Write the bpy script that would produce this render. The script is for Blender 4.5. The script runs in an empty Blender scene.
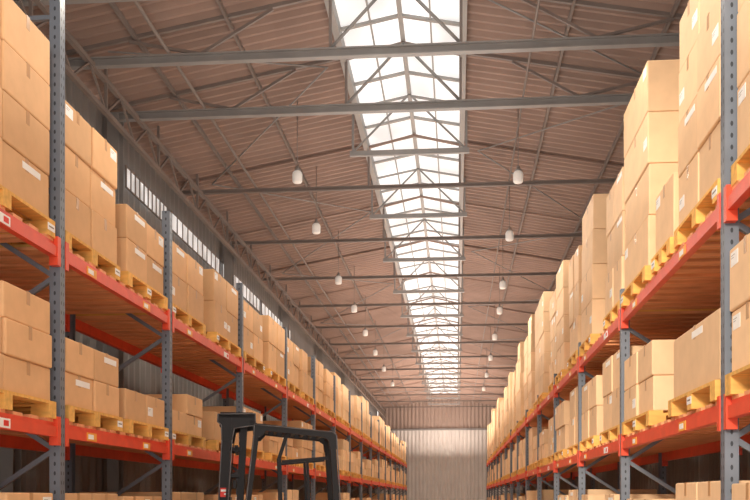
import bpy, math, random
from mathutils import Vector, Matrix
random.seed(7)
S=bpy.context.scene
COL=S.collection
S.view_settings.view_transform='Standard'
H=1.5
TH=math.atan(82/950)

# ------------------------------------------------------------ materials
def new_mat(name):
    m=bpy.data.materials.new(name); m.use_nodes=True
    nt=m.node_tree; b=nt.nodes['Principled BSDF']
    return m,nt,b
def mat(name,col,rough=.6,metal=0.,var=.12,scale=6.,bump=0.,rnd=0.,island=False,stretch=(1,1,1),spec=None):
    m,nt,b=new_mat(name); N=nt.nodes; L=nt.links
    tc=N.new('ShaderNodeTexCoord'); mp=N.new('ShaderNodeMapping'); mp.inputs['Scale'].default_value=stretch
    L.new(tc.outputs['Object'],mp.inputs['Vector'])
    nz=N.new('ShaderNodeTexNoise'); nz.inputs['Scale'].default_value=scale; nz.inputs['Detail'].default_value=4
    L.new(mp.outputs[0],nz.inputs['Vector'])
    mr=N.new('ShaderNodeMapRange'); mr.inputs['From Min'].default_value=.3; mr.inputs['From Max'].default_value=.7
    mr.inputs['To Min'].default_value=1-var; mr.inputs['To Max'].default_value=1+var
    L.new(nz.outputs['Fac'],mr.inputs['Value'])
    fac=mr.outputs[0]
    if rnd>0:
        if island:
            g=N.new('ShaderNodeNewGeometry'); src=g.outputs['Random Per Island']
        else:
            g=N.new('ShaderNodeObjectInfo'); src=g.outputs['Random']
        r=N.new('ShaderNodeMapRange'); r.inputs['To Min'].default_value=1-rnd; r.inputs['To Max'].default_value=1+rnd
        L.new(src,r.inputs['Value'])
        mu=N.new('ShaderNodeMath'); mu.operation='MULTIPLY'; L.new(fac,mu.inputs[0]); L.new(r.outputs[0],mu.inputs[1]); fac=mu.outputs[0]
    vm=N.new('ShaderNodeVectorMath'); vm.operation='SCALE'; vm.inputs[0].default_value=col
    L.new(fac,vm.inputs['Scale']); L.new(vm.outputs[0],b.inputs['Base Color'])
    b.inputs['Roughness'].default_value=rough; b.inputs['Metallic'].default_value=metal
    if spec is not None: b.inputs['Specular IOR Level'].default_value=spec
    if bump>0:
        bp=N.new('ShaderNodeBump'); bp.inputs['Strength'].default_value=bump; bp.inputs['Distance'].default_value=.01
        L.new(nz.outputs['Fac'],bp.inputs['Height']); L.new(bp.outputs[0],b.inputs['Normal'])
    return m
def emis(name,col,st,base=(.9,.9,.9),lo=.8,hi=1.2,sc=1.2,stretch=(1,1,1)):
    m,nt,b=new_mat(name)
    b.inputs['Base Color'].default_value=(*base,1)
    b.inputs['Emission Color'].default_value=(*col,1); b.inputs['Emission Strength'].default_value=st
    nz=nt.nodes.new('ShaderNodeTexNoise'); nz.inputs['Scale'].default_value=sc
    mr=nt.nodes.new('ShaderNodeMapRange'); mr.inputs['From Min'].default_value=.35; mr.inputs['From Max'].default_value=.65
    mr.inputs['To Min'].default_value=st*lo; mr.inputs['To Max'].default_value=st*hi
    mp=nt.nodes.new('ShaderNodeMapping'); mp.inputs['Scale'].default_value=stretch
    tc=nt.nodes.new('ShaderNodeTexCoord'); nt.links.new(tc.outputs['Object'],mp.inputs['Vector']); nt.links.new(mp.outputs[0],nz.inputs['Vector'])
    nt.links.new(nz.outputs['Fac'],mr.inputs['Value']); nt.links.new(mr.outputs[0],b.inputs['Emission Strength'])
    return m
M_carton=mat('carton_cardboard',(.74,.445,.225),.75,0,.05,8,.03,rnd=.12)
M_cartonR=mat('carton_cardboard_lit',(.84,.57,.335),.75,0,.05,8,.03,rnd=.10)  # same cardboard, lightened so the right rack's brighter light is in the colour
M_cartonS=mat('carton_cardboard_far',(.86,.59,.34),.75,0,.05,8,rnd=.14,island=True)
M_tape=mat('parcel_tape',(.54,.30,.14),.35,0,.05)
M_paper=mat('white_paper',(.92,.91,.89),.6,0,.03)
M_wood=mat('pallet_wood',(.86,.48,.12),.75,0,.18,5,.1,rnd=.12,stretch=(1,5,5))
M_deck=mat('deck_wood',(.84,.38,.18),.8,0,.15,5,.1,stretch=(1,5,5))
M_red=mat('orange_red_paint',(.78,.08,.032),.42,.0,.08,9)
M_tag=mat('orange_tag',(.9,.38,.05),.5,0,.03)
M_roof=mat('roof_sheet',(.33,.228,.185),.7,.0,.14,1.2)
M_gable=mat('gable_sheet',(.46,.36,.31),.7,.0,.06,1.2)
M_steel=mat('truss_steel',(.31,.30,.29),.5,.1,.10,3)
M_steelD=mat('dark_steel',(.23,.19,.17),.55,.0,.10,3)
M_frame=mat('skylight_frame',(.38,.365,.35),.5,.1,.08,3)
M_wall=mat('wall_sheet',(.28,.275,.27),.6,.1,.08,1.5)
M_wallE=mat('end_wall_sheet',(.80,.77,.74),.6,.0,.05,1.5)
M_floor=mat('concrete',(.68,.60,.52),.45,0,.12,1.5,.05)
M_black=mat('black_paint',(.012,.012,.015),.5,.0,.1,spec=.3)
M_edge=mat('grey_edge',(.16,.16,.17),.5,.2,.15)  # plain grey, lighter than the black paint, for edge strips and cylinder rods
M_rub=mat('rubber',(.012,.012,.012),.9,0,.1)
M_orange=mat('forklift_paint',(.75,.16,.03),.35,.1,.05)
M_redd=mat('red_decal',(.75,.03,.02),.5,0,.03)
M_cap=mat('lamp_cap',(.35,.33,.31),.5,.3,.05)
M_glassS=emis('skylight_panel',(1,.98,.95),.84,base=(.45,.45,.45),lo=.66,hi=1.14,sc=.9,stretch=(1.6,1,1))
M_glassW=emis('window_panel',(1,.96,.92),.6,base=(.5,.5,.5),lo=.5,hi=1.2,sc=3)
M_shade=emis('lamp_shade_glass',(1,.95,.88),.16,(.75,.70,.64))
M_post=mat('slate_grey_paint',(.16,.185,.225),.45,.1,.10,5)
def perforate(m):
    nt=m.node_tree;N=nt.nodes;L=nt.links;b=N['Principled BSDF']
    old=b.inputs['Base Color'].links[0].from_socket
    tc=N.new('ShaderNodeTexCoord'); sp=N.new('ShaderNodeSeparateXYZ'); L.new(tc.outputs['Object'],sp.inputs[0])
    def mt(op,a,bb=None):
        n=N.new('ShaderNodeMath'); n.operation=op
        for i,v in enumerate((a,bb)):
            if v is None: continue
            if isinstance(v,(int,float)): n.inputs[i].default_value=v
            else: L.new(v,n.inputs[i])
        return n.outputs[0]
    z=mt('DIVIDE',mt('SUBTRACT',mt('FRACT',mt('DIVIDE',sp.outputs['Z'],.06)),.5),.22)
    zz=mt('MULTIPLY',z,z)
    def el(sock,off,r):
        y=mt('DIVIDE',mt('SUBTRACT',mt('ABSOLUTE',sock),off),r)
        return mt('LESS_THAN',mt('ADD',mt('MULTIPLY',y,y),zz),1.0)
    f=mt('MAXIMUM',el(sp.outputs['Y'],.018,.006),el(sp.outputs['X'],.0,.007))
    mx=N.new('ShaderNodeMix'); mx.data_type='RGBA'
    L.new(f,mx.inputs[0]); L.new(old,mx.inputs[6]); mx.inputs[7].default_value=(.035,.04,.05,1)
    L.new(mx.outputs[2],b.inputs['Base Color'])
perforate(M_post)
M_brace=mat('slate_grey_brace',(.16,.185,.225),.45,.1,.10,5)

# ------------------------------------------------------------ mesh builder
class MB:
    def __init__(s): s.v=[]; s.f=[]; s.m=[]; s.sm=[]
    def box(s,x0,x1,y0,y1,z0,z1,mi=0):
        i=len(s.v)
        s.v+=[(x0,y0,z0),(x1,y0,z0),(x1,y1,z0),(x0,y1,z0),(x0,y0,z1),(x1,y0,z1),(x1,y1,z1),(x0,y1,z1)]
        for q in ((0,3,2,1),(4,5,6,7),(0,1,5,4),(1,2,6,5),(2,3,7,6),(3,0,4,7)):
            s.f.append(tuple(i+k for k in q)); s.m.append(mi); s.sm.append(False)
        return s
    def bar(s,p,q,w,h,up=(0,0,1),mi=0):
        p=Vector(p);q=Vector(q);d=(q-p).normalized();up=Vector(up)
        if abs(d.dot(up))>.99: up=Vector((1,0,0))
        a=d.cross(up).normalized(); b=a.cross(d).normalized()
        i=len(s.v)
        for o in (p,q):
            for sa,sb in ((-1,-1),(1,-1),(1,1),(-1,1)):
                s.v.append(tuple(o+a*(sa*w/2)+b*(sb*h/2)))
        for f in ((0,1,2,3),(7,6,5,4),(0,4,5,1),(1,5,6,2),(2,6,7,3),(3,7,4,0)):
            s.f.append(tuple(i+k for k in f)); s.m.append(mi); s.sm.append(False)
        return s
    def rod(s,p,q,r,n=8,r2=None,mi=0):
        p=Vector(p);q=Vector(q);d=(q-p).normalized();up=Vector((0,0,1))
        if abs(d.dot(up))>.99: up=Vector((1,0,0))
        a=d.cross(up).normalized(); b=a.cross(d).normalized(); r2=r if r2 is None else r2
        i=len(s.v)
        for o,rr in ((p,r),(q,r2)):
            for k in range(n):
                t=2*math.pi*k/n; s.v.append(tuple(o+a*rr*math.cos(t)+b*rr*math.sin(t)))
        for k in range(n):
            k2=(k+1)%n; s.f.append((i+k,i+k2,i+n+k2,i+n+k)); s.m.append(mi); s.sm.append(True)
        s.f.append(tuple(i+k for k in reversed(range(n)))); s.m.append(mi); s.sm.append(False)
        s.f.append(tuple(i+n+k for k in range(n))); s.m.append(mi); s.sm.append(False)
        return s
    def path(s,pts,r,n=8,mi=0):
        for a,b in zip(pts[:-1],pts[1:]): s.rod(a,b,r,n,mi=mi)
        return s
    def lathe(s,prof,n=20,mi=0,axis='z'):
        i=len(s.v)
        for r,z in prof:
            for k in range(n):
                t=2*math.pi*k/n
                c=(r*math.cos(t),r*math.sin(t),z)
                if axis=='y': c=(c[0],z,c[1])
                s.v.append(c)
        for j in range(len(prof)-1):
            for k in range(n):
                k2=(k+1)%n
                s.f.append((i+j*n+k,i+j*n+k2,i+(j+1)*n+k2,i+(j+1)*n+k)); s.m.append(mi); s.sm.append(True)
        return s
    def prism(s,pr,y0,y1,mi=0):
        i0=len(s.v)
        for y in (y0,y1):
            for px,pz in pr: s.v.append((px,y,pz))
        n=len(pr)
        for kk in range(n):
            k2=(kk+1)%n; s.f.append((i0+kk,i0+k2,i0+n+k2,i0+n+kk)); s.m.append(mi); s.sm.append(False)
        s.f.append(tuple(i0+kk for kk in reversed(range(n)))); s.f.append(tuple(i0+n+kk for kk in range(n))); s.m+=[mi,mi]; s.sm+=[False,False]
        return s
    def mesh(s,name,mats,bevel=0):
        me=bpy.data.meshes.new(name); me.from_pydata(s.v,[],s.f)
        for m in (mats if isinstance(mats,(list,tuple)) else [mats]): me.materials.append(m)
        me.polygons.foreach_set('material_index',s.m); me.polygons.foreach_set('use_smooth',s.sm)
        me.update()
        if bevel>0:
            import bmesh
            bm=bmesh.new(); bm.from_mesh(me)
            bmesh.ops.bevel(bm,geom=bm.edges[:],offset=bevel,segments=2,affect='EDGES',profile=.5)
            bm.to_mesh(me); bm.free()
        return me
def obj(name,me,loc=(0,0,0),rz=0,parent=None,label=None,cat=None,group=None,kind=None):
    o=bpy.data.objects.new(name,me); COL.objects.link(o)
    o.location=loc; o.rotation_euler=(0,0,rz)
    if parent: o.parent=parent
    if label: o['label']=label
    if cat: o['category']=cat
    if group: o['group']=group
    if kind: o['kind']=kind
    return o

# ------------------------------------------------------------ layout numbers
XL,XR=-2.5,1.35           # rack faces
DEP=.95
YF_L=[3.0,5.85,8.15,10.95,13.85]
while YF_L[-1]<46: YF_L.append(YF_L[-1]+2.8)
YF_R=[2.0,4.98,8.02,10.75,13.45]
while YF_R[-1]<41: YF_R.append(YF_R[-1]+2.75)
LV_L=[.80,1.97,3.10]; LV_R=[.80,1.985,3.03]
YE=50.0
WX0,WX1=-4.15,2.95; XRG=-.62
def roofz(x): return H+5.25-abs(x-XRG)*.18
EAVE=roofz(WX0)

# ------------------------------------------------------------ shell
b=MB(); b.box(-4.4,3.2,-1,YE+.3,-.1,0); obj('floor',b.mesh('floor',M_floor),kind='structure')
def corr_wall(name,fn,length,z0,z1,per,amp,m):
    v=[];f=[];n=int(length/per*4)
    prof=[0,0,1,1]
    for i in range(n+1):
        u=i*per/4; o=amp*prof[i%4]
        v.append(fn(u,o,z0)); v.append(fn(u,o,z1 if not callable(z1) else z1(u)))
    for i in range(n): f.append((2*i,2*i+2,2*i+3,2*i+1))
    me=bpy.data.meshes.new(name); me.from_pydata(v,[],f); me.materials.append(m)
    return obj(name,me,kind='structure')
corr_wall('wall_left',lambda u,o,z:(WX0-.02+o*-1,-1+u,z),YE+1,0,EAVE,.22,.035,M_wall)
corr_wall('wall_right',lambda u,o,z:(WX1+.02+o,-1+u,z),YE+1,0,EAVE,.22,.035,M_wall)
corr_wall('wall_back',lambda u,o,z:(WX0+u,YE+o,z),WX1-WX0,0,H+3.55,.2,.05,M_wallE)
corr_wall('wall_gable',lambda u,o,z:(WX0+u,YE-.02+o,z),WX1-WX0,H+3.55,lambda u:roofz(WX0+u)-.01,.2,.05,M_gable)
b=MB(); b.box(WX0,WX1,YE-.12,YE-.03,H+3.50,H+3.59); obj('trim_9',b.mesh('trim_9',M_steel),kind='structure')
HS=.66
v=[];f=[];per=.17;n=int((YE+1.3)/per*4);prof=[0,0,1,1]
for side in (0,1):
    xa,xb=(WX0-.1,XRG-HS) if side==0 else (XRG+HS,WX1+.1)
    i0=len(v)
    for i in range(n+1):
        y=-1+i*per/4; o=.052*prof[i%4]
        v.append((xa,y,roofz(xa)+o)); v.append((xb,y,roofz(xb)+o))
    for i in range(n): f.append((i0+2*i,i0+2*i+1,i0+2*i+3,i0+2*i+2))
me=bpy.data.meshes.new('ceiling'); me.from_pydata(v,[],f); me.materials.append(M_roof)
obj('ceiling',me,kind='structure')
# ridge skylight
v=[(XRG-HS,-1,roofz(XRG-HS)+.05),(XRG,-1,H+5.33),(XRG+HS,-1,roofz(XRG+HS)+.05)]
v+=[(a,YE-2.5,c) for a,_,c in v]
me=bpy.data.meshes.new('window_1'); me.from_pydata(v,[],[(0,1,4,3),(1,2,5,4)]); me.materials.append(M_glassS)
obj('window_1',me,kind='structure')
b=MB(); b.box(XRG-HS,XRG+HS,YE-2.5,YE+.2,roofz(XRG+HS)+.02,roofz(XRG+HS)+.05); obj('trim_1',b.mesh('trim_1',M_roof),kind='structure')
b=MB()
zE=roofz(XRG-HS)+.02
b.bar((XRG,-1,H+5.28),(XRG,YE-2.5,H+5.28),.05,.05)
for s in (-1,1):
    b.bar((XRG+s*(HS+.03),-1,zE-.04),(XRG+s*(HS+.03),YE-2.5,zE-.04),.07,.15)
    b.bar((XRG+s*HS*.5,-1,(zE+H+5.29)/2),(XRG+s*HS*.5,YE-2.5,(zE+H+5.29)/2),.018,.025)
y=-.8
k=0
while y<YE-2.5:
    w=.045 if k%2==0 else .02
    for s in (-1,1): b.bar((XRG+s*HS,y,zE),(XRG,y,H+5.28),w,.03)
    y+=.70 if y<20 else 1.2; k+=1
obj('trim_2',b.mesh('trim_2',M_frame),kind='structure')
# light strips high in the long wall
WY=[(11.6,13.3),(13.5,16.3),(16.5,19.7),(19.9,23.4)]
for i,(a,c) in enumerate(WY):
    b=MB(); b.box(WX0+.0,WX0+.012,a,c,H+3.90,H+4.14); obj('window_%d'%(i+2),b.mesh('window',M_glassW),kind='structure')
    b=MB()
    y=a
    while y<c+.01: b.box(WX0+.005,WX0+.024,y-.012,y+.012,H+3.88,H+4.16); y+=(c-a)/10
    for z in (3.89,4.15): b.box(WX0+.005,WX0+.02,a,c,H+z-.009,H+z+.009)
    obj('trim_%d'%(i+3),b.mesh('trim',M_steelD),kind='structure')

# ------------------------------------------------------------ trusses
TZ=H+4.5
def depthY(zc,x=-.6): return (zc+.0859*x)/.9963
def ibeam(b,p,q,w,h,t=.014):
    p=Vector(p);q=Vector(q); u=Vector((0,0,1))
    b.bar(p,q,t,h); 
    for s in (-1,1): b.bar(p+u*s*(h/2-t/2),q+u*s*(h/2-t/2),w,t)
def truss_meshes(big):
    h=.095 if big else .058
    b=MB(); ibeam(b,(WX0+.06,0,0),(WX1-.06,0,0),h*.8,h); tie=b.mesh('tie_beam',M_steel if big else M_steelD)
    b=MB(); rt=.04 if big else .022
    for s,xe in ((-1,WX0+.06),(1,WX1-.06)):
        b.bar((xe,0,roofz(xe)-TZ-.02),(XRG+s*HS,0,roofz(XRG+s*HS)-TZ-.02),.035,rt)
        b.bar((XRG+s*HS,0,roofz(XRG+s*HS)-TZ-.05),(XRG,0,H+5.24-TZ),.03,.03)
    raf=b.mesh('rafter',M_steelD if big else M_roof)
    w=[]
    for s in (-1,1):
        for a,c in (((2.0,1.25),(2.0,2.75)) if big else ()):
            b=MB(); xa=XRG+s*a; xc=XRG+s*c
            b.bar((xa,0,h/2),(xc,0,roofz(xc)-TZ-.05),.028,.028); w.append(b.mesh('web_brace',M_steelD))
        b=MB(); x=XRG+s*HS; b.bar((x,0,h/2),(x,0,roofz(x)-TZ-.03),.03,.03); w.append(b.mesh('web_brace',M_steelD))
    if big:
        for s in (-1,1):
            b=MB(); b.rod((XRG+s*HS,0,h/2),(XRG,0,H+5.24-TZ),.018); w.append(b.mesh('web_brace',M_steel))
    return tie,raf,w
TB=truss_meshes(True); TS=truss_meshes(False)
zc=10.96; ys=[2.8,5.6,8.3,9.58,10.96]
while zc+2.8<48: zc+=2.8; ys.append(zc)
for k,zz in enumerate(ys):
    y=depthY(zz); tie,raf,w=TB if k<5 else TS
    e=obj('roof_truss',None,(0,y,TZ),label='grey steel roof truss with horizontal tie beam under sheeting',cat='roof truss',group='trusses carrying the roof')
    obj('tie_beam',tie,parent=e); obj('rafter',raf,parent=e)
    for m in w: obj('web_brace',m,parent=e)
b=MB(); b.bar((XRG-.78,0,0),(XRG+.78,0,0),.05,.065)
for s in (-1,1): b.bar((XRG+s*.74,0,0),(XRG+s*.74,0,roofz(XRG+s*.74)-TZ-.03),.03,.03)
st=b.mesh('skylight_tie',M_steel)
b=MB(); b.bar((XRG-.74,0,.02),(XRG,0,H+5.26-TZ),.022,.022); b.bar((XRG+.74,0,.02),(XRG,0,H+5.26-TZ),.022,.022); sb=b.mesh('strut',M_steel)
zc=12.4
while zc<47:
    o=obj('skylight_tie',st,(0,depthY(zc),TZ),label='short grey steel tie beneath the ridge skylight',cat='steel tie',group='short ties under the skylight')
    obj('strut',sb,parent=o)
    zc+=2.8
for x in (-3.3,-2.35,1.15,2.1):
    b=MB(); b.bar((x,-.9,roofz(x)-.03),(x,YE-.1,roofz(x)-.03),.03,.05)
    obj('roof_purlin',b.mesh('roof_purlin',M_steelD),label='long dark steel purlin under the roof sheeting',cat='purlin',group='purlins under the roof')
for x,z,r in ((-2.95,4.565,.018),(.75,4.56,.013)):
    b=MB(); b.rod((x,-.9,H+z),(x,YE-.1,H+z),r); obj('conduit_pipe',b.mesh('conduit_pipe',M_steelD),label='thin grey conduit resting on the truss ties',cat='pipe',group='conduits along the roof')
xg=-3.75
g=obj('lattice_girder',None,(0,0,0),label='long dark steel lattice girder along the eave',cat='girder')
for z in (4.12,4.46):
    b=MB(); b.bar((xg,-.9,H+z),(xg,YE-.1,H+z),.05,.05); obj('chord',b.mesh('chord',M_steelD),parent=g)
b=MB(); y=-.9;k=0
while y<YE-.6:
    a,c=(4.12,4.46) if k%2==0 else (4.46,4.12)
    b.bar((xg,y,H+a),(xg,y+.45,H+c),.022,.022)
    if k%4==0: b.bar((xg,y,H+4.12),(xg,y,roofz(xg)-.01),.03,.03)
    y+=.45;k+=1
obj('lattice_web',b.mesh('lattice_web',M_steelD),parent=g,kind='stuff')
yy=[depthY(z) for z in ys]
for k in range(3,len(yy)-1,1):
    for (xa,xb) in ((-3.6,-1.5),(.3,2.4)):
        if k%2==0: xa,xb=xb,xa
        b=MB(); b.rod((xa,yy[k],roofz(xa)-.10),(xb,yy[k+1],roofz(xb)-.10),.010)
        obj('bracing_rod',b.mesh('bracing_rod',M_steel),label='thin diagonal steel bracing rod between trusses',cat='brace rod',group='bracing rods under the roof')
b=MB(); b.box(-.07,.07,-.09,-.075,0,EAVE-.1); b.box(-.07,.07,.075,.09,0,EAVE-.1); b.box(-.01,.01,-.075,.075,0,EAVE-.1); b.box(-.1,.1,-.12,.12,0,.02)
cm=b.mesh('steel_column',M_steel)
for k in (2,4,6,8,10,12,14):
    if k<len(yy): obj('steel_column',cm,(WX0+.12,yy[k],0),label='grey steel wall column behind the racking',cat='column',group='columns along the wall')

# ------------------------------------------------------------ pendant lamps
def light(name,typ,loc,energy,col,**k):
    l=bpy.data.lights.new(name,typ); l.energy=energy; l.color=col
    for a,c in k.items(): setattr(l,a,c)
    o=bpy.data.objects.new(name,l); o.location=loc; COL.objects.link(o); return o
b=MB(); b.lathe([(0,-.115),(.05,-.112),(.062,-.095),(.064,-.01),(.055,.02),(.04,.035),(0,.037)],20); shade=b.mesh('lamp_shade',M_shade)
b=MB(); b.lathe([(.0,.03),(.042,.032),(.042,.05),(.022,.065),(.018,.10),(0,.102)],16); b.rod((-.03,0,.058),(.03,0,.058),.008); cap=b.mesh('lamp_cap',M_cap)
def yofz(zc,x): return (zc+.0859*x)/.9963
lamps=[(-2.01,12.0),(-2.11,14.3),(-2.2,17.7),(-2.2,20.4),(-2.25,23.4),(-2.28,26.6),(-2.3,30),(-2.3,34),
       (.77,12.0),(.81,14.7),(.87,18.1),(.92,20.6),(.95,24.0),(.97,27.6),(.98,31.5),(1.0,35.5)]
SP=dict(shadow_soft_size=0.0,spot_size=math.radians(172),spot_blend=.4)
for x,z in lamps:
    y=yofz(z,x); zl=H+4.08
    e=obj('pendant_lamp',shade,(x,y,zl),label='small white glass pendant lamp on a thin cord',cat='pendant lamp',group='pendant lamps hanging from the roof')
    obj('lamp_cap',cap,parent=e)
    b=MB(); b.rod((0,0,.10),(0,0,roofz(x)-zl-.0),.006,6); obj('cord',b.mesh('cord',M_steelD),parent=e)
    light('aisle_spot','SPOT',(x,y,zl-.16),72,(1,.89,.75),**SP)
for x,y in ((-1.9,7.0),(.75,7.0),(-1.9,3),(.75,3),(-2.2,39),(-2.2,44),(1,40),(1,45)):  # bare fill spots added beyond the pendant rows, no fixtures modelled
    light('aisle_spot','SPOT',(x,y,H+3.9),68,(1,.89,.75),**SP)

# ------------------------------------------------------------ racking
def frame_parts(hgt):
    b=MB()
    b.box(.029,.035,-.0375,.0375,0,hgt); b.box(-.035,.029,-.0375,-.0315,0,hgt); b.box(-.035,.029,.0315,.0375,0,hgt)
    b.box(-.055,.055,-.06,.06,0,.008)
    post=b.mesh('post',M_post)
    b=MB(); z=.15; k=0
    x0,x1=-DEP+.05,-.05
    while z+.55<hgt:
        a,c=(x0,x1) if k%2==0 else (x1,x0)
        b.bar((a,0,z),(c,0,z+.55),.03,.03,up=(0,1,0)); z+=.55;k+=1
        if k%2==0: b.bar((x0,0,z),(x1,0,z),.028,.028,up=(0,1,0))
    br=b.mesh('upright_frame',M_brace)
    return post,br
FR={round(H+h,2):frame_parts(round(H+h,2)) for h in (2.5,3.9,1.72)}
bc={}
BH=.092
def beam_mesh(L):
    k=round(L,2)
    if k in bc: return bc[k]
    b=MB(); h=BH
    b.box(-.045,0,-L/2,L/2,-h,0-.028); b.box(-.045,-.018,-L/2,L/2,-.028,0)
    for s in (-1,1):
        y0=s*L/2; b.box(-.05,.006,min(y0,y0-s*.05),max(y0,y0-s*.05),-.145,.035)
    bc[k]=b.mesh('beam',M_red); return bc[k]
dc={}
def deck_mesh(L):
    k=round(L,2)
    if k in dc: return dc[k]
    b=MB(); n=max(4,int(L/.2)); st=L/n
    for i in range(n):
        y=-L/2+st*(i+.5); b.box(-DEP+.0,0-.02,y-.06,y+.06,.0,.02)
    dc[k]=b.mesh('shelf_deck',M_deck); return dc[k]
b=MB(); b.box(0,.003,-.085,.085,-.028,.028,0); b.box(.003,.004,-.065,.03,-.016,.016,1)
tagm=b.mesh('location_tag',[M_tag,M_paper])
b=MB(); b.box(0,.003,-.10,.10,-.027,.027,0); b.box(.003,.004,.02,.08,-.016,.016,1)
tagw=b.mesh('location_tag',[M_paper,M_redd])
def rack(side,YF,LV,lab):
    X=XL if side<0 else XR; rz=0 if side<0 else math.pi
    e=obj('pallet_rack',None,(X,0,0),rz,label=lab,cat='pallet rack')
    sg=1 if side<0 else -1
    for i,y in enumerate(YF):
        h=round(H+(3.9 if i<=1 else (2.5 if side<0 else 1.72)),2)
        post,br=FR[h]
        fo=obj('upright_frame',br,(0,sg*y,0),parent=e)
        obj('post',post,(-.035,0,0),parent=fo); p=obj('post',post,(-DEP+.035,0,0),math.pi,parent=fo)
    for i in range(len(YF)-1):
        L=YF[i+1]-YF[i]-.075; yc=sg*(YF[i]+YF[i+1])/2
        for z in LV:
            bm=beam_mesh(L)
            f=obj('beam',bm,(0,yc,z),parent=e); r=obj('beam',bm,(-DEP,yc,z),math.pi,parent=e)
            obj('shelf_deck',deck_mesh(L-.02),(0,yc,z),parent=e)
            if i<6:
                for s,t in ((-.3,tagm),(.22,tagm if i%2 else tagw)): obj('location_tag',t,(0.0,s*L,-.059),parent=f)
rack(-1,YF_L,LV_L,'slate-grey and orange-red pallet rack loaded with lower carton stacks')
rack(1,YF_R,LV_R,'slate-grey and orange-red pallet rack loaded with tall carton stacks')

# ------------------------------------------------------------ pallets
pc={}
PD=.93;PH=.105
def pallet_mesh(w):
    k=round(w,2)
    if k in pc: return pc[k]
    b=MB()
    for i in range(7):
        x=-PD+i*(PD-.1)/6; b.box(x,x+.1,-w/2,w/2,PH-.018,PH)
    for yc in (-w/2+.05,0,w/2-.05):
        b.box(-PD,0,yc-.05,yc+.05,PH-.036,PH-.018)
        for xc in (-PD+.06,-PD/2,-.06): b.box(xc-.06,xc+.06,yc-.05,yc+.05,.018,PH-.036)
        b.box(-PD,0,yc-.05,yc+.05,0,.018)
    pc[k]=b.mesh('wooden_pallet',M_wood); return pc[k]
b=MB(); b.box(0,.002,-.05,.05,-.022,.022,0); b.box(.002,.0025,-.035,.035,-.003,.006,1)
ptag=b.mesh('paper_tag',[M_paper,M_steelD])
boxc={}
def carton_mesh(w,d,h,side):
    k=(round(w,3),round(d,3),round(h,3),side)
    if k in boxc: return boxc[k]
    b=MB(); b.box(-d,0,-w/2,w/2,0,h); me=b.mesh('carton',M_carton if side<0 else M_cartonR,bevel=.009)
    t=MB(); t.prism([(.0012,h-.08),(.0012,h+.0006),(-d+.01,h+.0006),(-d+.01,h-.001),(0,h-.001),(0,h-.08)],-.022,.022)
    tm=t.mesh('tape',M_tape)
    boxc[k]=(me,tm); return boxc[k]
b=MB(); b.box(0,.0015,-.06,.06,-.035,.035,0)
for i,z in enumerate((.018,.006)): b.box(.0015,.002,-.05,.01-.02*i,z-.0015,z+.0015,1)
lab_a=b.mesh('shipping_label',[M_paper,M_cap])
b=MB(); b.box(0,.0015,-.12,.12,-.02,.02,0); lab_b=b.mesh('shipping_label',[M_paper])
cartons=[]
pallets=[]
def stack(side,yc,w,z,h,lvl=0,near=False,cols=2):
    X=XL if side<0 else XR
    s=1 if side<0 else -1
    fx=X+s*random.uniform(-.02,.015)
    pallets.append((side,fx,yc,w,z))
    zt=z+PH
    rh0=.34 if side>0 else .29
    if lvl==1: rh0=.22 if side<0 else .30
    n=max(1,round(h/rh0)); rh=h/n
    mode=random.random()
    wr=w-.02
    deep=2 if (side>0 and near and lvl>1) else 1
    for r in range(n):
        skip=9
        if cols==2 and r==n-1 and n>1 and mode<.12 and not (near and lvl==2): skip=random.choice((0,1))
        for c in range(cols):
            if c==skip: continue
            cw=wr/cols
            y=yc-wr/2+cw*(c+.5)
            jx=random.uniform(-.014,.006)
            for q in range(deep):
                dd=.86/deep
                cartons.append((y+q*.01,side,fx-s*.02+s*jx-s*q*(dd+.004),y,zt+r*(rh+.0015),round(cw-.012,3),dd-.004,round(rh-.0005,3),lvl))
hts={(-1,2):[1.1,1.12,.86,.52,.58,.66,.62,.72,.66],(-1,1):[.6,.62,.44,.24,.38,.30,.48,.34],(-1,0):[.6,.6,.6,.58,.62,.6,.6,.64],
     (1,2):[1.4,1.5,1.30,1.47,1.12,1.42,1.18,1.42,1.28,1.6],(1,1):[.6,.62,.38,.50,.66,.6,.68,.62],(1,0):[.6,.64,.66,.56,.6,.6,.66,.6]}
for side,YF,LV in ((-1,YF_L,LV_L),(1,YF_R,LV_R)):
    for lv in (2,1,0):
        k=0
        for i in range(len(YF)-1):
            L=YF[i+1]-YF[i]-.08
            pw=(L-.22)/2
            if side>0 and lv==2: pw=1.0 if i<2 else (.88 if i<5 else random.uniform(.85,.95))
            elif side>0: pw=min(pw,1.1)
            elif i>1: pw=pw-.12
            for j in (0,1):
                y0=YF[i]+.04+.05; y1=YF[i+1]-.04-.05
                yc=y0+pw/2 if j==0 else y1-pw/2
                hl=hts[(side,lv)]
                if k<len(hl): h=hl[k]
                elif side<0: h=random.uniform(.65,1.0) if lv==2 else random.uniform(.3,.7)
                else: h=random.uniform(1.3,1.8) if lv==2 else random.uniform(.4,.72)
                k+=1
                if i==0 and j==0: continue
                cols=2
                if side>0 and lv==2 and (j==1 or i>4): cols=1
                if side>0 and lv==2 and i==0: cols=1
                if side>0 and lv==1 and i==1 and j==0: cols=1
                stack(side,yc,round(pw,3),LV[lv]+.02,h,lvl=lv,near=(i<4),cols=cols)
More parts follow.
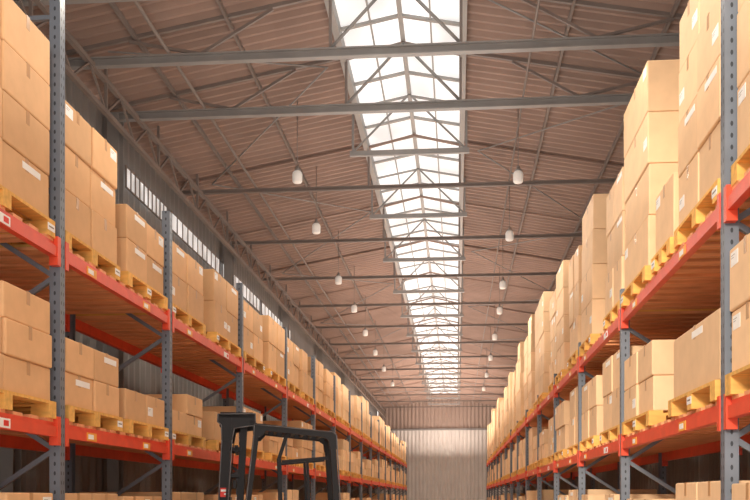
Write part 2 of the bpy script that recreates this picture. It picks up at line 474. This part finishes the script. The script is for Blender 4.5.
# small pallet with a low carton between the two tall stacks
stack(1,6.47,.58,LV_R[2]+.02,.42,lvl=2,near=True,cols=1)
LABC={2:'top shelf',1:'middle shelf',0:'lower shelf'}
pallets.sort(key=lambda p:p[2])
for i,(side,fx,yc,w,z) in enumerate(pallets):
    o=obj('wooden_pallet',pallet_mesh(w),(fx,yc,z),0 if side<0 else math.pi,label='yellowish wooden pallet carrying stacked cartons on the rack',cat='pallet',group='wooden pallets on the racks')
    if yc<14:
        obj('paper_tag',ptag,(0,random.choice((-.0,w/2-.06,-w/2+.06)),.052),parent=o)
cartons.sort(key=lambda c:c[0]+(6 if c[8]==0 else 0))
NI=298
for i,(key,side,x,y,z,w,d,h,lvl) in enumerate(cartons[:NI]):
    me,tm=carton_mesh(w,d,h,side)
    o=obj('carton',me,(x,y,z),0 if side<0 else math.pi,
        label=('tan taped cardboard carton on pallet on the '+LABC[lvl]),cat='cardboard box',
        group='cartons on the '+LABC[lvl])
    if y<16:
        obj('tape',tm,parent=o)
        rr=random.random()
        if rr<.4: obj('shipping_label',lab_a,(0.0,random.choice((-1,1))*(w/2-.09),h-.06 if random.random()<.6 else h*.45),parent=o)
        elif rr<.6 and w>.4: obj('shipping_label',lab_b,(0.0,0.06,h-.05),parent=o)
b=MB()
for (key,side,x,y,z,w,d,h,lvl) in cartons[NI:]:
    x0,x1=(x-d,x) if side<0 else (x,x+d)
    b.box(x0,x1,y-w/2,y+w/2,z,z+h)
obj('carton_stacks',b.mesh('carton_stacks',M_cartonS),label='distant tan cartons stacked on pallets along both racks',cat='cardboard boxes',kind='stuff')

# ------------------------------------------------------------ forklift (local +x = forward)
fl=obj('forklift',None,(-1.66,9.10,0),math.radians(192),label='black forklift with open overhead guard and tall mast beside the rack',cat='forklift')
def part(name,b,m,bev=0,parent=None,loc=(0,0,0),**k): return obj(name,b.mesh(name,m,bevel=bev),loc,parent=parent or fl,**k)
b=MB(); b.box(-.40,.32,-.36,.36,.18,.62); b.box(-.38,-.02,-.33,.33,.62,.92); b.box(.18,.32,-.34,.34,.5,1.02); part('chassis',b,M_orange,.03)
b=MB(); b.box(-.60,-.40,-.38,.38,.2,.98); part('counterweight',b,M_black,.05)
b=MB(); b.box(-.33,.0,-.22,.22,.92,1.02); b.box(-.37,-.27,-.22,.22,1.0,1.45); part('seat',b,M_rub,.03)
b=MB(); b.rod((.22,0,.98),(.12,0,1.2),.02); 
c=Vector((.11,0,1.21)); ax=Vector((-.5,0,.86)); a=Vector((0,1,0)); bb=ax.normalized().cross(a)
pts=[c+a*.15*math.cos(t*math.pi/8)+bb*.15*math.sin(t*math.pi/8) for t in range(17)]
b.path(pts,.012,6); b.rod(c-a*.15,c+a*.15,.008); part('steering_wheel',b,M_rub)
gz=2.17
b=MB()
for s in (-1,1):
    y=s*.33; e2=MB()
    b.bar((.41,y,1.0),(.275,y,gz-.05),.05,.055,up=(0,1,0))
    b.prism([(.19,gz-.06),(.235,gz-.11),(.30,gz-.12),(.31,gz-.03),(.295,gz+.015),(.19,gz+.010)],y-.03,y+.03)
    b.bar((.20,y,gz-.022),(-.40,y,gz-.085),.06,.062,up=(0,1,0))
    b.prism([(-.35,gz-.05),(-.455,gz-.06),(-.475,gz-.09),(-.475,gz-.22),(-.405,gz-.22),(-.395,gz-.14),(-.35,gz-.11)],y-.03,y+.03)
    b.bar((-.437,y,gz-.18),(-.50,y,.95),.055,.07,up=(0,1,0))
    b.bar((-.02,y*.8,gz-.05),(.06,y*.8,gz-.30),.03,.04,up=(0,1,0)); b.bar((.06,y*.8,gz-.29),(.03,y*.8,.95),.03,.04,up=(0,1,0))
    b.bar((.04,y*.8,gz-.34),(-.40,y*.8,gz-.30),.03,.032,up=(0,1,0))
    b.bar((-.20,y*.8,gz-.32),(-.24,y*.8,.95),.025,.03,up=(0,1,0))
    ye=y+.033*(1 if s>0 else -1)
    e2.path([(.42,ye,1.0),(.300,ye,gz-.10),(.295,ye,gz+.005),(-.44,ye,gz-.062),(-.47,ye,gz-.09),(-.53,ye,1.0)],.006,6)
    part('guard_edge',e2,M_edge,label='thin grey steel edge')
for i in range(7):
    x=.18-i*.085; b.bar((x,-.33,gz-.03-.055*i/7),(x,.33,gz-.03-.055*i/7),.03,.03)
b.bar((-.43,-.33,gz-.09),(-.43,.33,gz-.09),.05,.05); b.bar((.25,-.33,gz-.025),(.25,.33,gz-.025),.05,.05)
part('overhead_guard',b,M_black)
b=MB(); mt=2.29
def lean(x,z): return x+(mt-z)*.05
for s in (-1,1):
    e2=MB()
    for (x0,x1,yy_,zt) in ((.50,.58,s*.27,mt-.05),(.36,.42,s*.22,mt-.08)):
        b.prism([(lean(x0,.08),.08),(lean(x1,.08),.08),(lean(x1,zt),zt),(lean(x0,zt),zt)],yy_-.018,yy_+.018)
        b.prism([(lean(x0,.08),.08),(lean(x0,.08)+.02,.08),(lean(x0,zt)+.02,zt),(lean(x0,zt),zt)],yy_-.04,yy_+.04)
    b.prism([(.28,mt-.01),(.63,mt-.02),(.64,mt-.09),(.60,mt-.12),(.595,mt-.26),(.50,mt-.26),(.48,mt-.15),(.28,mt-.12)],s*.27-.03,s*.27+.03)
    for z in (1.95,1.70,1.2): b.bar((lean(.40,z),s*.245,z),(lean(.54,z),s*.245,z),.03,.05,up=(0,1,0))
    b.bar((.33,s*.27,mt-.08),(.24,s*.30,gz-.02),.03,.06,up=(0,1,0))
    ye=s*.27+.042*(1 if s>0 else -1)
    e2.path([(lean(.585,1.0),ye,1.0),(.595,ye,mt-.26),(.60,ye,mt-.12),(.635,ye,mt-.09),(.63,ye,mt-.02),(.285,ye,mt-.012),(.285,ye,mt-.12),(.48,ye,mt-.15),(.50,ye,mt-.26),(lean(.50,1.0),ye,1.0)],.006,6)
    part('mast_edge',e2,M_edge,label='thin grey steel edge')
b.box(.31,.61,-.30,.30,mt-.05,mt-.0)
for z in (1.62,.35,1.95): b.box(lean(.43,z),lean(.46,z),-.27,.27,z-.035,z+.035)
part('mast',b,M_black)
for y in (-.1,.1):
    b=MB(); b.rod((.58,y,.2),(.545,y,1.5),.032); part('lift_cylinder',b,M_black)
    b=MB(); b.rod((.545,y,1.5),(.52,y,mt-.05),.018); part('cylinder_rod',b,M_edge)
b=MB(); b.box(.665,.70,-.36,.36,.12,.2); b.box(.665,.70,-.36,.36,.42,.5)
for y in (-.3,-.1,.1,.3): b.box(.67,.69,y-.012,y+.012,.2,.95)
b.box(.67,.69,-.34,.34,.93,.96); part('carriage',b,M_black)
b=MB(); b.box(.53,.61,.290,.293,1.50,1.585,0); b.box(.535,.605,.293,.295,1.55,1.57,1); b.box(.535,.575,.293,.295,1.52,1.535,1)
part('mast_decal',b,[M_redd,M_paper],label='small red and white decal')
for y in (-.2,.2):
    b=MB(); b.box(.70,.73,y-.045,y+.045,.06,.52); b.box(.70,1.5,y-.045,y+.045,.04,.07); part('fork',b,M_steelD)
for x,r in ((.24,.19),(-.42,.16)):
    for s in (-1,1):
        b=MB(); b.lathe([(0,-.06),(r*.55,-.06),(r*.6,-.045),(r*.92,-.065),(r,-.05),(r,.05),(r*.92,.065),(r*.6,.045),(r*.55,.06),(0,.06)],24,axis='y')
        part('wheel',b,M_rub,loc=(x,s*.40,r))

# ------------------------------------------------------------ lights
w=bpy.data.worlds.new('world'); S.world=w; w.use_nodes=True
bg=w.node_tree.nodes['Background']; bg.inputs[0].default_value=(1,.93,.86,1); bg.inputs[1].default_value=2.2
sun=light('sun','SUN',(0,0,20),2.9,(1,.88,.73),angle=math.radians(8))
sun.rotation_euler=Vector((.30,.93,-.27)).to_track_quat('-Z','Y').to_euler()
def up(y0,y1,p,col):  # added fill panel facing up to brighten the roof, no real fixture
    l=light('roof_fill','AREA',(-.57,(y0+y1)/2,3.6),p,col,shape='RECTANGLE',size=2.8,size_y=y1-y0)
    l.rotation_euler=(math.pi,0,0)
up(2,18,190,(1,.95,.89)); up(18,34,400,(1,.85,.75)); up(34,49,720,(1,.82,.70))  # fill grows stronger and warmer down the aisle in place of haze

cam=bpy.data.cameras.new('camera'); co=bpy.data.objects.new('camera',cam); COL.objects.link(co)
co.location=(0,0,H); co.rotation_euler=(math.pi/2,0,TH)
cam.sensor_width=36; cam.lens=950/750*36; cam.shift_y=247/750; cam.clip_end=300
S.camera=co
